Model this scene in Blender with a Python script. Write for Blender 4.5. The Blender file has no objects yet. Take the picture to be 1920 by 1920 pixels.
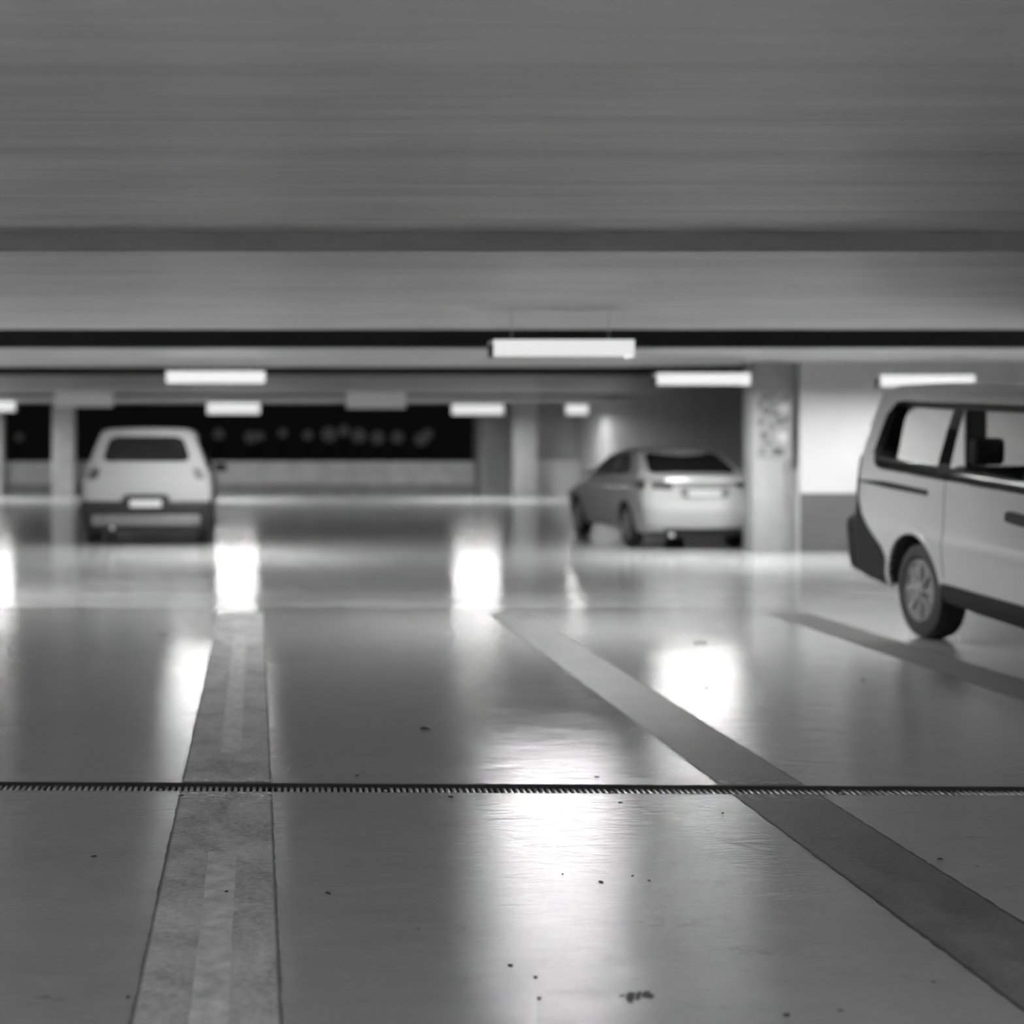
import bpy, bmesh, math, random
from mathutils import Vector, Matrix
random.seed(7)
S = bpy.context.scene
COL = S.collection
# ------------------------------------------------------------------ camera, world, exposure
cam_d = bpy.data.cameras.new('camera'); cam = bpy.data.objects.new('camera', cam_d); COL.objects.link(cam)
cam.location = (0, 0, 1.42); cam.rotation_euler = (math.pi/2, 0, 0)
cam_d.sensor_width = 36; cam_d.lens = 52.5; cam_d.shift_x = 0.25; cam_d.shift_y = -134/1920
cam_d.clip_start = 0.05; cam_d.clip_end = 300
cam_d.dof.use_dof = True; cam_d.dof.focus_distance = 5.2; cam_d.dof.aperture_fstop = 52.5/39.0
S.camera = cam
W = bpy.data.worlds.new('night'); S.world = W; W.use_nodes = True
W.node_tree.nodes['Background'].inputs[0].default_value = (0.012, 0.012, 0.012, 1)
W.node_tree.nodes['Background'].inputs[1].default_value = 0.25
vs = S.view_settings
S.display_settings.display_device = 'sRGB'
vs.view_transform = 'Standard'; vs.look = 'None'; vs.gamma = 1; vs.use_curve_mapping = False
vs.exposure = 0.0
LENS_POWER = 205.0      # radiance of the downward lamp lens
DIFF_POWER = 0.68       # radiance of the lamp's front diffuser

# ------------------------------------------------------------------ helpers
def link(o, parent=None):
    COL.objects.link(o)
    if parent is not None: o.parent = parent
    return o

def tag(o, label=None, cat=None, group=None, kind=None):
    if label: o['label'] = label
    if cat: o['category'] = cat
    if group: o['group'] = group
    if kind: o['kind'] = kind
    return o

def thing(name, label, cat, loc=(0, 0, 0), rz=0, group=None):
    o = bpy.data.objects.new(name, None); link(o)
    o.empty_display_size = 0.1
    o.location = loc; o.rotation_euler = (0, 0, rz)
    return tag(o, label, cat, group)

class NT:
    def __init__(s, m):
        s.t = m.node_tree; s.n = s.t.nodes; s.l = s.t.links
    def new(s, ty, **kw):
        n = s.n.new(ty)
        for k, v in kw.items(): setattr(n, k, v)
        return n
    def put(s, sock, v):
        if hasattr(v, 'links'): s.l.new(v, sock)
        else: sock.default_value = v
    def math(s, op, a, b=0.0, c=0.0, clamp=False):
        n = s.new('ShaderNodeMath', operation=op, use_clamp=clamp)
        s.put(n.inputs[0], a); s.put(n.inputs[1], b); s.put(n.inputs[2], c)
        return n.outputs[0]
    def rng(s, v, a, b, c, d, smooth=False):
        n = s.new('ShaderNodeMapRange'); n.clamp = True
        if smooth: n.interpolation_type = 'SMOOTHSTEP'
        s.put(n.inputs[0], v)
        for i, q in enumerate((a, b, c, d)): s.put(n.inputs[i+1], q)
        return n.outputs[0]
    def pos(s):
        return s.new('ShaderNodeTexCoord').outputs['Object']
    def scale(s, vec, sc, rot=0):
        n = s.new('ShaderNodeMapping'); s.l.new(vec, n.inputs[0]); n.inputs['Scale'].default_value = sc
        n.inputs['Rotation'].default_value = (0, 0, rot)
        return n.outputs[0]
    def noise(s, vec, scale, detail=4, rough=0.5, dist=0.0):
        n = s.new('ShaderNodeTexNoise'); s.l.new(vec, n.inputs['Vector'])
        n.inputs['Scale'].default_value = scale; n.inputs['Detail'].default_value = detail
        n.inputs['Roughness'].default_value = rough; n.inputs['Distortion'].default_value = dist
        return n.outputs[0]
    def grey(s, v):
        n = s.new('ShaderNodeCombineColor'); 
        for i in range(3): s.put(n.inputs[i], v)
        return n.outputs[0]

def mat(name, col=0.5, rough=0.5, metal=0.0, spec=0.5, coat=0.0, var=0.0, vscale=3.0, emit=0.0, bump=0.0, bscale=40.0):
    m = bpy.data.materials.new(name); m.use_nodes = True
    b = m.node_tree.nodes['Principled BSDF']
    b.inputs['Base Color'].default_value = (col, col, col, 1)
    b.inputs['Roughness'].default_value = rough; b.inputs['Metallic'].default_value = metal
    b.inputs['Specular IOR Level'].default_value = spec; b.inputs['Coat Weight'].default_value = coat
    b.inputs['Coat Roughness'].default_value = 0.06
    if emit:
        b.inputs['Emission Color'].default_value = (1, 1, 1, 1); b.inputs['Emission Strength'].default_value = emit
    t = NT(m); p = t.pos()
    if var > 0:
        n = t.noise(p, vscale, 5, 0.6)
        v = t.rng(n, 0.3, 0.7, col*(1-var), col*(1+var))
        t.l.new(t.grey(v), b.inputs['Base Color'])
    if bump > 0:
        bn = t.new('ShaderNodeBump'); bn.inputs['Strength'].default_value = bump; bn.inputs['Distance'].default_value = 0.01
        t.l.new(t.noise(p, bscale, 4, 0.6), bn.inputs['Height']); t.l.new(bn.outputs[0], b.inputs['Normal'])
    return m

def obj(name, bm, m, parent=None, smooth=None, loc=None):
    me = bpy.data.meshes.new(name); bm.to_mesh(me); bm.free()
    for q in (m if isinstance(m, (list, tuple)) else [m]): me.materials.append(q)
    o = bpy.data.objects.new(name, me); link(o, parent)
    if loc: o.location = loc
    if smooth is not None:
        for p in me.polygons: p.use_smooth = True
        me.set_sharp_from_angle(angle=math.radians(smooth))
    return o

def box(bm, x0, x1, y0, y1, z0, z1, bev=0.0, seg=2, mi=0):
    r = bmesh.ops.create_cube(bm, size=1)
    vs_ = r['verts']
    for v in vs_:
        v.co = Vector(((x0+x1)/2 + v.co.x*(x1-x0), (y0+y1)/2 + v.co.y*(y1-y0), (z0+z1)/2 + v.co.z*(z1-z0)))
    fs = set(f for v in vs_ for f in v.link_faces)
    for f in fs: f.material_index = mi
    if bev > 0:
        es = list(set(e for v in vs_ for e in v.link_edges))
        bmesh.ops.bevel(bm, geom=es, offset=bev, segments=seg, affect='EDGES', profile=0.5)

def bxo(name, m, parent, *a, bev=0.0, seg=2):
    bm = bmesh.new(); box(bm, *a, bev=bev, seg=seg)
    return obj(name, bm, m, parent, smooth=40 if bev else None)

def lathe(bm, prof, n=40, axis='x', c=(0, 0, 0), closed=False):
    """prof = [(along, radius)], revolved about axis"""
    rings = []
    for (a, r) in prof:
        ring = []
        for k in range(n):
            t = 2*math.pi*k/n
            if axis == 'x': p = (c[0]+a, c[1]+r*math.cos(t), c[2]+r*math.sin(t))
            elif axis == 'z': p = (c[0]+r*math.cos(t), c[1]+r*math.sin(t), c[2]+a)
            else: p = (c[0]+r*math.cos(t), c[1]+a, c[2]+r*math.sin(t))
            ring.append(bm.verts.new(p))
        rings.append(ring)
    m_ = len(rings)
    for i in range(m_ if closed else m_-1):
        A, B = rings[i], rings[(i+1) % m_]
        for k in range(n):
            bm.faces.new((A[k], A[(k+1) % n], B[(k+1) % n], B[k]))
    if not closed:
        if prof[0][1] > 1e-4: bm.faces.new(rings[0][::-1])
        if prof[-1][1] > 1e-4: bm.faces.new(rings[-1])
    bmesh.ops.recalc_face_normals(bm, faces=bm.faces[:])

def interp(tab, x):
    if x <= tab[0][0]: return tab[0][1]
    for (a, b), (c, d) in zip(tab, tab[1:]):
        if x <= c:
            t = (x-a)/(c-a) if c > a else 0
            return b + (d-b)*t
    return tab[-1][1]

def sm(tab, x, w=0.03):
    return sum(interp(tab, x+k*w) for k in (-1.5, -0.5, 0.5, 1.5))/4

# ------------------------------------------------------------------ materials
M = {}
M['white_wall'] = mat('white painted wall', 0.40, 0.6, var=0.05, vscale=1.5, bump=0.1)
M['grey_wall'] = mat('grey painted wall', 0.30, 0.6, var=0.08, vscale=1.5, bump=0.15)
M['dark_band'] = mat('dark grey wall band', 0.07, 0.5, var=0.1, vscale=2)
M['concrete'] = mat('plain concrete', 0.36, 0.7, var=0.15, vscale=2.5, bump=0.25)
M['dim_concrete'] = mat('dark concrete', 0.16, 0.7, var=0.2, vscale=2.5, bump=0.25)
M['pillar'] = mat('pillar paint', 0.24, 0.5, var=0.08, vscale=3)
M['recess'] = mat('near black recess', 0.02, 0.8, var=0.2)
M['ground'] = mat('night ground', 0.02, 0.9, var=0.3)
M['housing'] = mat('lamp housing', 0.6, 0.4, var=0.03)
M['lens'] = mat('lamp lens', 0.8, 0.3, emit=LENS_POWER)
M['diffuser'] = mat('lamp diffuser', 0.8, 0.3, emit=DIFF_POWER)
M['steel'] = mat('galvanised steel', 0.5, 0.35, metal=0.3, var=0.15, vscale=60)
M['iron'] = mat('black iron', 0.03, 0.5, metal=0.0, var=0.3, vscale=30)
M['trough'] = mat('dark trough', 0.015, 0.8, var=0.3, vscale=20)
M['car_white'] = mat('white car paint', 0.21, 0.68, spec=0.12, coat=0.0, var=0.02)
M['car_silver'] = mat('silver car paint', 0.25, 0.38, metal=0.2, coat=0.15, var=0.02)
M['van_paint'] = mat('light grey van paint', 0.38, 0.28, coat=0.6, var=0.02)
M['plastic'] = mat('black bumper plastic', 0.010, 0.55, spec=0.25, var=0.1, vscale=8)
M['plastic_grey'] = mat('dark grey plastic', 0.07, 0.45, var=0.1, vscale=8)
M['well'] = mat('wheel well black', 0.008, 0.9, var=0.1)
M['rubber'] = mat('tyre rubber', 0.018, 0.75, var=0.15, vscale=20)
M['rim'] = mat('grey wheel cover', 0.24, 0.35, metal=0.5, var=0.1, vscale=15)
M['tint'] = mat('tinted window', 0.010, 0.08, spec=0.3, var=0.1)
M['lamp_red'] = mat('dark tail lamp', 0.04, 0.4, spec=0.3, var=0.1)
M['plate'] = mat('number plate', 0.28, 0.4, var=0.04, vscale=10)
M['interior'] = mat('dark van interior', 0.03, 0.8, var=0.15)
M['seat'] = mat('seat fabric', 0.05, 0.9, var=0.2, vscale=30)
M['grit'] = mat('dark grit', 0.02, 0.7, var=0.3, vscale=90)
M['sign'] = mat('blank sign face with added glow', 0.6, 0.5, var=0.04, emit=0.15)  # slight emission added to brighten the hanging boxes
M['poster_dark'] = mat('poster dark ink', 0.10, 0.6, var=0.15, vscale=8)
M['poster_light'] = mat('poster pale patch', 0.32, 0.5, var=0.03)
M['poster'] = mat('poster paper', 0.19, 0.6, var=0.15, vscale=6)
M['bollard'] = mat('dim outside lamp', 0.3, 0.5, emit=0.03)

def glass_mat():
    m = bpy.data.materials.new('clear window glass'); m.use_nodes = True
    t = NT(m); t.n.remove(t.n['Principled BSDF'])
    tr = t.new('ShaderNodeBsdfTransparent'); tr.inputs[0].default_value = (0.93, 0.93, 0.93, 1)
    gl = t.new('ShaderNodeBsdfGlossy'); gl.inputs['Roughness'].default_value = 0.10
    fr = t.new('ShaderNodeFresnel'); fr.inputs[0].default_value = 1.45
    mx = t.new('ShaderNodeMixShader')
    ge = t.new('ShaderNodeNewGeometry')
    t.l.new(t.math('MULTIPLY', t.math('MULTIPLY', fr.outputs[0], 0.5), t.math('SUBTRACT', 1.0, ge.outputs['Backfacing'])), mx.inputs[0]); t.l.new(tr.outputs[0], mx.inputs[1]); t.l.new(gl.outputs[0], mx.inputs[2])
    t.l.new(mx.outputs[0], t.n['Material Output'].inputs[0])
    return m
M['glass'] = glass_mat()

def ceiling_mat():
    m = bpy.data.materials.new('board marked concrete ceiling'); m.use_nodes = True
    t = NT(m); b = t.n['Principled BSDF']; p = t.pos()
    streak = t.noise(t.scale(p, (0.18, 3.2, 1)), 1.6, 6, 0.62, 0.4)
    blot = t.noise(t.scale(p, (0.6, 1.3, 1)), 1.3, 7, 0.68)
    boards = t.new('ShaderNodeTexNoise', noise_dimensions='1D')
    sep = t.new('ShaderNodeSeparateXYZ'); t.l.new(p, sep.inputs[0])
    yq = t.math('FLOOR', t.math('MULTIPLY', sep.outputs[1], 1/0.36))
    wn = t.new('ShaderNodeTexWhiteNoise', noise_dimensions='1D'); t.l.new(yq, wn.inputs['W'])
    t.n.remove(boards)
    v = t.math('ADD', t.math('MULTIPLY', streak, 0.5), t.math('ADD', t.math('MULTIPLY', blot, 0.42), t.math('MULTIPLY', wn.outputs[0], 0.08)))
    col = t.rng(v, 0.28, 0.68, 0.42, 0.80)
    t.l.new(t.grey(col), b.inputs['Base Color'])
    b.inputs['Roughness'].default_value = 0.38; b.inputs['Specular IOR Level'].default_value = 0.5
    bn = t.new('ShaderNodeBump'); bn.inputs['Strength'].default_value = 0.35; bn.inputs['Distance'].default_value = 0.012
    t.l.new(streak, bn.inputs['Height']); t.l.new(bn.outputs[0], b.inputs['Normal'])
    return m
M['ceiling'] = ceiling_mat()

SMUDGES = []   # x, y, rx, ry of dirt marks in the floor (filled below, metres)
def fx(px, py):           # where a floor spot seen at photo coordinates lies
    D = 3976.0/(py-826.0)
    return ((px-480)*D/2800.0, D)
for (px, py, rx, ry) in [(870, 1545, .16, .05), (950, 1568, .07, .03), (1085, 1574, .08, .03), (1010, 1585, .12, .05),
                         (880, 1745, .06, .06), (1360, 1608, .12, .05), (1420, 1785, .16, .05), (1240, 1730, .14, .06),
                         (1800, 1570, .14, .05), (1895, 1665, .08, .03), (85, 1875, .08, .04), (1320, 1655, .07, .04)]:
    X, Y = fx(px, py); SMUDGES.append((X, Y, rx, ry))

def floor_mat():
    m = bpy.data.materials.new('polished grey concrete floor'); m.use_nodes = True
    t = NT(m); b = t.n['Principled BSDF']; p = t.pos()
    sep = t.new('ShaderNodeSeparateXYZ'); t.l.new(p, sep.inputs[0])
    X, Y = sep.outputs[0], sep.outputs[1]
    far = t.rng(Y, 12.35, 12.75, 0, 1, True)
    n1 = t.noise(p, 0.9, 6, 0.62, 0.6); n2 = t.noise(t.scale(p, (1, 2.2, 1), 0.5), 4.0, 6, 0.65, 0.8); n3 = t.noise(p, 55, 3, 0.6)
    v = t.math('ADD', t.math('MULTIPLY', n1, 0.45), t.math('ADD', t.math('MULTIPLY', n2, 0.35), t.math('MULTIPLY', n3, 0.2)))
    col = t.rng(v, 0.3, 0.7, 0.19, 0.27)
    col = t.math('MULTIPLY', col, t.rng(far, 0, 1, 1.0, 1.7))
    # dirt marks
    rag = t.noise(t.scale(p, (1, 1.6, 1), 0.35), 22, 5, 0.7, 1.0)
    tot = None
    for (sx, sy, rx, ry) in SMUDGES:
        dx = t.math('DIVIDE', t.math('SUBTRACT', X, sx), rx); dy = t.math('DIVIDE', t.math('SUBTRACT', Y, sy), ry)
        d = t.math('SQRT', t.math('ADD', t.math('MULTIPLY', dx, dx), t.math('MULTIPLY', dy, dy)))
        k = t.math('MULTIPLY', t.rng(d, 0.2, 1.3, 1, 0, True), t.rng(rag, 0.48, 0.66, 0, 1))
        tot = k if tot is None else t.math('MAXIMUM', tot, k)
    # fine specks everywhere
    vor = t.new('ShaderNodeTexVoronoi'); t.l.new(p, vor.inputs['Vector']); vor.inputs['Scale'].default_value = 4.5
    sp = t.math('MULTIPLY', t.rng(vor.outputs['Distance'], 0.03, 0.05, 1, 0), t.rng(n1, 0.42, 0.55, 0, 1))
    dirt = t.math('MAXIMUM', t.math('MULTIPLY', tot, 0.45), t.math('MULTIPLY', sp, 0.7))
    # saw-cut joints across the floor
    j1 = t.rng(t.math('ABSOLUTE', t.math('SUBTRACT', Y, 12.58)), 0.02, 0.17, 0.55, 0)
    j2 = t.rng(t.math('ABSOLUTE', t.math('SUBTRACT', Y, 13.76)), 0.01, 0.03, 1, 0)
    col = t.math('MULTIPLY', col, t.math('SUBTRACT', 1.0, t.math('MAXIMUM', dirt, j1)))
    col = t.math('ADD', col, t.math('MULTIPLY', j2, 0.3))
    t.l.new(t.grey(col), b.inputs['Base Color'])
    rg = t.math('ADD', t.rng(n2, 0.3, 0.7, -0.03, 0.04), t.rng(Y, 4.5, 9.5, 0.125, 0.13))
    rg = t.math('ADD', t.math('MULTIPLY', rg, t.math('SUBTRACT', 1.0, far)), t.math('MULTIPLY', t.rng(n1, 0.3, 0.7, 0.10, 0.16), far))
    t.l.new(rg, b.inputs['Roughness'])
    t.l.new(t.math('MULTIPLY', 0.65, t.math('SUBTRACT', 1.0, t.math('MULTIPLY', dirt, 1.5)), clamp=True), b.inputs['Specular IOR Level'])
    # trowel waves
    w1 = t.noise(t.scale(p, (1, 2.6, 1), 0.25), 3.2, 6, 0.6, 1.4); w2 = t.noise(t.scale(p, (1, 3.5, 1), -0.3), 16, 4, 0.6, 0.8)
    h = t.math('ADD', t.math('MULTIPLY', w1, 1.0), t.math('ADD', t.math('MULTIPLY', w2, 0.26), t.math('ADD', t.math('MULTIPLY', n3, 0.12), t.math('MULTIPLY', t.noise(t.scale(p, (1, 3, 1), 0.15), 40, 4, 0.75), 0.28))))
    h = t.math('MULTIPLY', h, t.rng(Y, 5.0, 12.0, 1.0, 0.15))
    bn = t.new('ShaderNodeBump'); bn.inputs['Strength'].default_value = 0.5; bn.inputs['Distance'].default_value = 0.006
    t.l.new(h, bn.inputs['Height']); t.l.new(bn.outputs[0], b.inputs['Normal'])
    return m
M['floor'] = floor_mat()

def stripe_mat(name, base, halfw, xc, rough, bumpy):
    m = bpy.data.materials.new(name); m.use_nodes = True
    t = NT(m); b = t.n['Principled BSDF']; p = t.pos()
    sep = t.new('ShaderNodeSeparateXYZ'); t.l.new(p, sep.inputs[0])
    n1 = t.noise(t.scale(p, (1.6, 1, 1)), 3.0, 6, 0.65, 0.7); n2 = t.noise(p, 45, 4, 0.7)
    v = t.math('ADD', t.math('MULTIPLY', n1, 0.6), t.math('MULTIPLY', n2, 0.4))
    col = t.rng(v, 0.36, 0.64, base*0.5, base*1.45)
    e = t.math('ABSOLUTE', t.math('SUBTRACT', sep.outputs[0], xc))
    e = t.math('ADD', e, t.math('MULTIPLY', t.math('SUBTRACT', n2, 0.5), 0.01))
    edge = t.rng(e, halfw-0.014, halfw-0.004, 0, 0.8)
    col = t.math('MULTIPLY', col, t.math('SUBTRACT', 1.0, edge))
    # paint flaked off to pale concrete beside the drain
    fl = t.math('MULTIPLY', t.rng(t.noise(t.scale(p, (1, 2, 1)), 26, 3, 0.6), 0.55, 0.59, 0, 1),
                t.rng(t.math('ABSOLUTE', t.math('SUBTRACT', sep.outputs[1], 6.08)), 0.1, 0.24, 1, 0))
    col = t.math('ADD', col, t.math('MULTIPLY', fl, 0.55*bumpy))
    t.l.new(t.grey(col), b.inputs['Base Color'])
    t.l.new(t.rng(n1, 0.3, 0.7, rough-0.06, rough+0.1), b.inputs['Roughness'])
    b.inputs['Specular IOR Level'].default_value = 0.4
    bn = t.new('ShaderNodeBump'); bn.inputs['Strength'].default_value = 0.55*bumpy+0.1; bn.inputs['Distance'].default_value = 0.005
    t.l.new(t.math('ADD', t.math('MULTIPLY', n2, 0.6), t.noise(t.scale(p, (0.5, 2.2, 1)), 20, 4, 0.6)), bn.inputs['Height'])
    t.l.new(bn.outputs[0], b.inputs['Normal'])
    return m

# ------------------------------------------------------------------ the setting
ZC = 2.42
SL = -0.0224
def ydr(x, off): return off + SL*(x-1.0)          # drain edges, slightly skewed
NEAR, FARE = 6.012, 6.178

def slab_poly(bm, pts, z0, z1):
    lo = [bm.verts.new((x, y, z0)) for x, y in pts]; hi = [bm.verts.new((x, y, z1)) for x, y in pts]
    bm.faces.new(hi); bm.faces.new(lo[::-1])
    n = len(pts)
    for i in range(n): bm.faces.new((lo[i], lo[(i+1) % n], hi[(i+1) % n], hi[i]))

bm = bmesh.new()
slab_poly(bm, [(-24, -7), (13, -7), (13, ydr(13, NEAR)), (-24, ydr(-24, NEAR))], -0.3, 0)
slab_poly(bm, [(-24, ydr(-24, FARE)), (13, ydr(13, FARE)), (13, 40.4), (-24, 40.4)], -0.3, 0)
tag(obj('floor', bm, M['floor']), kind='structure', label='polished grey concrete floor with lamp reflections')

bm = bmesh.new()
for (y0, y1) in [(-7, 6.75), (7.9, 13.45), (16.2, 20.4), (22.9, 32.0), (35.0, 40.4)]:
    box(bm, -24, 13, y0, y1, ZC, 3.2, mi=0)
box(bm, -24, 13, 6.75, 7.9, ZC+0.10, 3.2, mi=0)
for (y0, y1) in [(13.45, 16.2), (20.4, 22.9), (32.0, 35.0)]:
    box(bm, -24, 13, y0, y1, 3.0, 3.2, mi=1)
    for (a, c_) in ((y0, y0+0.006), (y1-0.006, y1)):     # near-black cheeks of the recess
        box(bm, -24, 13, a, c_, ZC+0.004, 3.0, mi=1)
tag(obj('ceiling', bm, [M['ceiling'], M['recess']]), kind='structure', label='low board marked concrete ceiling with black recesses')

def wall(name, m, *a, label=None):
    bm = bmesh.new(); box(bm, *a); return tag(obj(name, bm, m), kind='structure', label=label)
wall('wall_left', M['grey_wall'], -24.2, -24, -7, 40.4, 0, 3.2)
wall('wall_front', M['grey_wall'], -24, 13, -7.2, -7, 0, 3.2)
wall('wall_right', M['grey_wall'], 13, 13.2, -7, 19.0, 0, 3.2)
wall('wall_back', M['concrete'], -24, 6.2, 40.0, 40.2, 0, 0.86, label='low concrete parapet below the dark opening')
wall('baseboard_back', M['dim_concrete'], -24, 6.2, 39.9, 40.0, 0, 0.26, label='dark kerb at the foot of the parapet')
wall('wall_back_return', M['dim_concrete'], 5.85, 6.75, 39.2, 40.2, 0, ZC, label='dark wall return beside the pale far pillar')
wall('wall_back_corner', M['grey_wall'], 6.75, 8.3, 38.6, 38.9, 0, ZC, label='grey panel wall in the far right corner')
wall('wall_back_ledge', M['white_wall'], 7.12, 8.3, 38.3, 38.6, 0, 0.92, label='low white wall in the far right corner')
wall('wall_side', M['grey_wall'], 8.3, 8.55, 19.2, 38.9, 0, ZC, label='grey side wall receding behind the silver sedan')
wall('wall_white', M['white_wall'], 6.92, 13, 19.0, 19.2, 0, ZC, label='white wall behind the van')
wall('baseboard_right', M['dark_band'], 6.92, 13, 18.985, 19.0, 0, 0.75, label='dark grey painted band along the foot of the white wall')
wall('trim_1', M['grey_wall'], 6.70, 6.92, 19.12, 19.3, 0, ZC, label='grey strip between pillar and white wall')
wall('ground', M['ground'], -60, 60, 40.4, 90, -0.3, 0, label='dark ground outside')

def pillar(name, label, m, x0, x1, y0, y1):
    bm = bmesh.new(); box(bm, x0, x1, y0, y1, 0, ZC, bev=0.02)
    return tag(obj(name, bm, m, smooth=40), label, 'pillar')
p1 = pillar('pillar', 'pale pillar with a mottled poster between the silver sedan and the white wall', M['pillar'], 6.32, 6.70, 18.95, 19.4)
pillar('pillar', 'grey pillar just left of the white hatchback at the far parapet', M['concrete'], -5.28, -4.72, 38.6, 39.2)
pillar('pillar', 'pale far pillar at the right end of the dark opening', M['pillar'], 6.5, 7.08, 37.6, 38.2)
pillar('pillar', 'grey pillar cut off by the left edge of the photo', M['concrete'], -7.3, -6.58, 38.6, 39.2)

# poster on the pillar: blurred mottled sheet
def at(px, py, D): return ((px-480)*D/2800, 1.42-(py-826)*D/2800)
po = thing('poster', 'tall mottled poster with unreadable dark and pale marks on the pillar', 'poster', (6.51, 18.945, 1.19))
def loc_box(name, m, px0, px1, py0, py1, t0, t1):
    x0, z1 = at(px0, py0, 18.945); x1, z0 = at(px1, py1, 18.945)
    bm = bmesh.new(); box(bm, x0-6.51, x1-6.51, -t1, -t0, z0-1.19, z1-1.19)
    return obj(name, bm, m, po)
loc_box('sheet', M['poster'], 1418, 1483, 728, 862, 0.0, 0.004)
def blob(name, m, px, py, rx, ry, seed):
    rnd = random.Random(seed); bm = bmesh.new(); x, z = at(px, py, 18.945); k = 18.945/2800
    vs_ = []
    for i in range(14):
        a = 2*math.pi*i/14; r = rnd.uniform(0.75, 1.2)
        vs_.append((x-6.51+rx*k*r*math.cos(a), z-1.19+ry*k*r*math.sin(a)))
    f = [bm.verts.new((q[0], -0.006, q[1])) for q in vs_]; g = [bm.verts.new((q[0], -0.004, q[1])) for q in vs_]
    bm.faces.new(f)
    for i in range(14): bm.faces.new((f[i], g[i], g[(i+1) % 14], f[(i+1) % 14]))
    bmesh.ops.recalc_face_normals(bm, faces=bm.faces[:])
    obj(name, bm, m, po)
for i, (px, py, rx, ry) in enumerate([(1435, 744, 11, 8), (1437, 770, 9, 8), (1463, 790, 10, 8), (1432, 816, 9, 9), (1463, 848, 13, 7), (1430, 846, 5, 6), (1473, 744, 7, 6), (1448, 756, 9, 5), (1452, 775, 7, 6), (1447, 800, 6, 7), (1440, 832, 10, 4), (1476, 786, 5, 6), (1426, 790, 5, 8), (1450, 741, 6, 5), (1456, 845, 9, 5), (1425, 757, 5, 7)]):
    blob('dark_mark', M['poster_dark'], px, py, rx, ry, i)
for i, (px, py, rx, ry) in enumerate([(1470, 766, 11, 9), (1468, 820, 11, 11)]):
    blob('pale_mark', M['poster_light'], px, py, rx, ry, 20+i)

# ------------------------------------------------------------------ ceiling lights
def ceiling_light(xc, D, zc, w, label, group=None, dep=0.28, h=0.14):
    rim = dep*(zc-h/2-1.42)/D*1.45 if D > 5 else 0.014
    r = thing('ceiling_light', label, 'light', (xc, D, zc-h/2), 0, group)
    bm = bmesh.new()
    box(bm, -w/2, w/2, -dep/2+0.004, dep/2, h*0.78, h)                  # back tray
    box(bm, -w/2, w/2, dep/2-0.006, dep/2, rim, h*0.78)                   # rear side
    obj('housing', bm, M['housing'], r)
    for s in (-1, 1):
        a, b = sorted((s*w/2, s*(w/2-0.008))); bxo('end_cap', M['trough'], r, a, b, -dep/2+0.004, dep/2-0.006, 0, h*0.78)
    bxo('diffuser', M['diffuser'], r, -w/2, w/2, -dep/2, -dep/2+0.004, 0, h)
    bxo('lens', M['lens'], r, -w/2+0.09, w/2-0.09, -dep/2+0.008, dep/2-0.01, rim, rim+0.006)
    for s in (-1, 1):
        bm = bmesh.new(); lathe(bm, [(h, 0.004), (ZC-(zc-h/2), 0.004)], 10, 'z', (s*w*0.35, 0, 0)); obj('hanger', bm, M['housing'], r, smooth=40)
    return r
def cl_px(px0, px1, D, py, label, h=0.14, dep=0.28):
    x0, z = at(px0, py, D); x1, _ = at(px1, py, D)
    return ceiling_light((x0+x1)/2, D, z, x1-x0, label, h=h, dep=dep)
cl_px(920, 1181, 11.3, 654.5, 'largest lit ceiling light, nearest and above the centre of the aisle', h=0.125)
cl_px(313, 497, 18.5, 708, 'lit ceiling light hanging just above right of the white hatchback', h=0.15)
cl_px(1226, 1400, 17.8, 711.5, 'lit ceiling light hanging above the silver sedan', h=0.14)
cl_px(1646, 1822, 17.6, 714.5, 'lit ceiling light just above the roof of the van', h=0.14, dep=0.16)
cl_px(389, 487, 35.5, 766, 'small far ceiling light above the right side of the white hatchback', h=0.26)
cl_px(846, 942, 35.5, 768, 'small far ceiling light above the right end of the parapet', h=0.24)
cl_px(1060, 1101, 35.5, 768, 'short far ceiling light against the side wall left of the sedan', h=0.24, dep=0.16)
cl_px(-66, 30, 35.5, 762, 'far ceiling light cut off by the left edge of the photo', h=0.24)
# the same rows go on beyond the frame
for (x, D) in [(-3.6, 13.2), (9.6, 13.2), (-9.5, 13.2), (-6.6, 18.5), (-12.6, 18.5), (-3.4, 0.6), (2.6, 0.2), (8.6, 0.6), (-9.5, 0.6), (-12.5, 35.5)]:
    ceiling_light(x, D, 2.245, 1.25, 'lit ceiling light of the rows beyond the frame', 'ceiling lights beyond the frame')

# blank hanging boxes
def hang_sign(px0, px1, py0, py1, D, label):
    x0, z1 = at(px0, py0, D); x1, z0 = at(px1, py1, D)
    z1 = min(z1, ZC-0.02)
    r = thing('hanging_sign', label, 'sign', ((x0+x1)/2, D, z0))
    bxo('sign_box', M['sign'], r, -(x1-x0)/2, (x1-x0)/2, -0.05, 0.05, 0, z1-z0, bev=0.008)
    for s in (-1, 1):
        bm = bmesh.new(); lathe(bm, [(z1-z0, 0.01), (ZC-z0, 0.01)], 8, 'z', (s*(x1-x0)*0.35, 0, 0)); obj('hanger', bm, M['housing'], r)
hang_sign(104, 211, 738, 763, 30.5, 'blank grey hanging box above left of the white hatchback')
hang_sign(650, 760, 736, 766, 29.5, 'blank grey hanging box above the middle of the dark opening')

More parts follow.
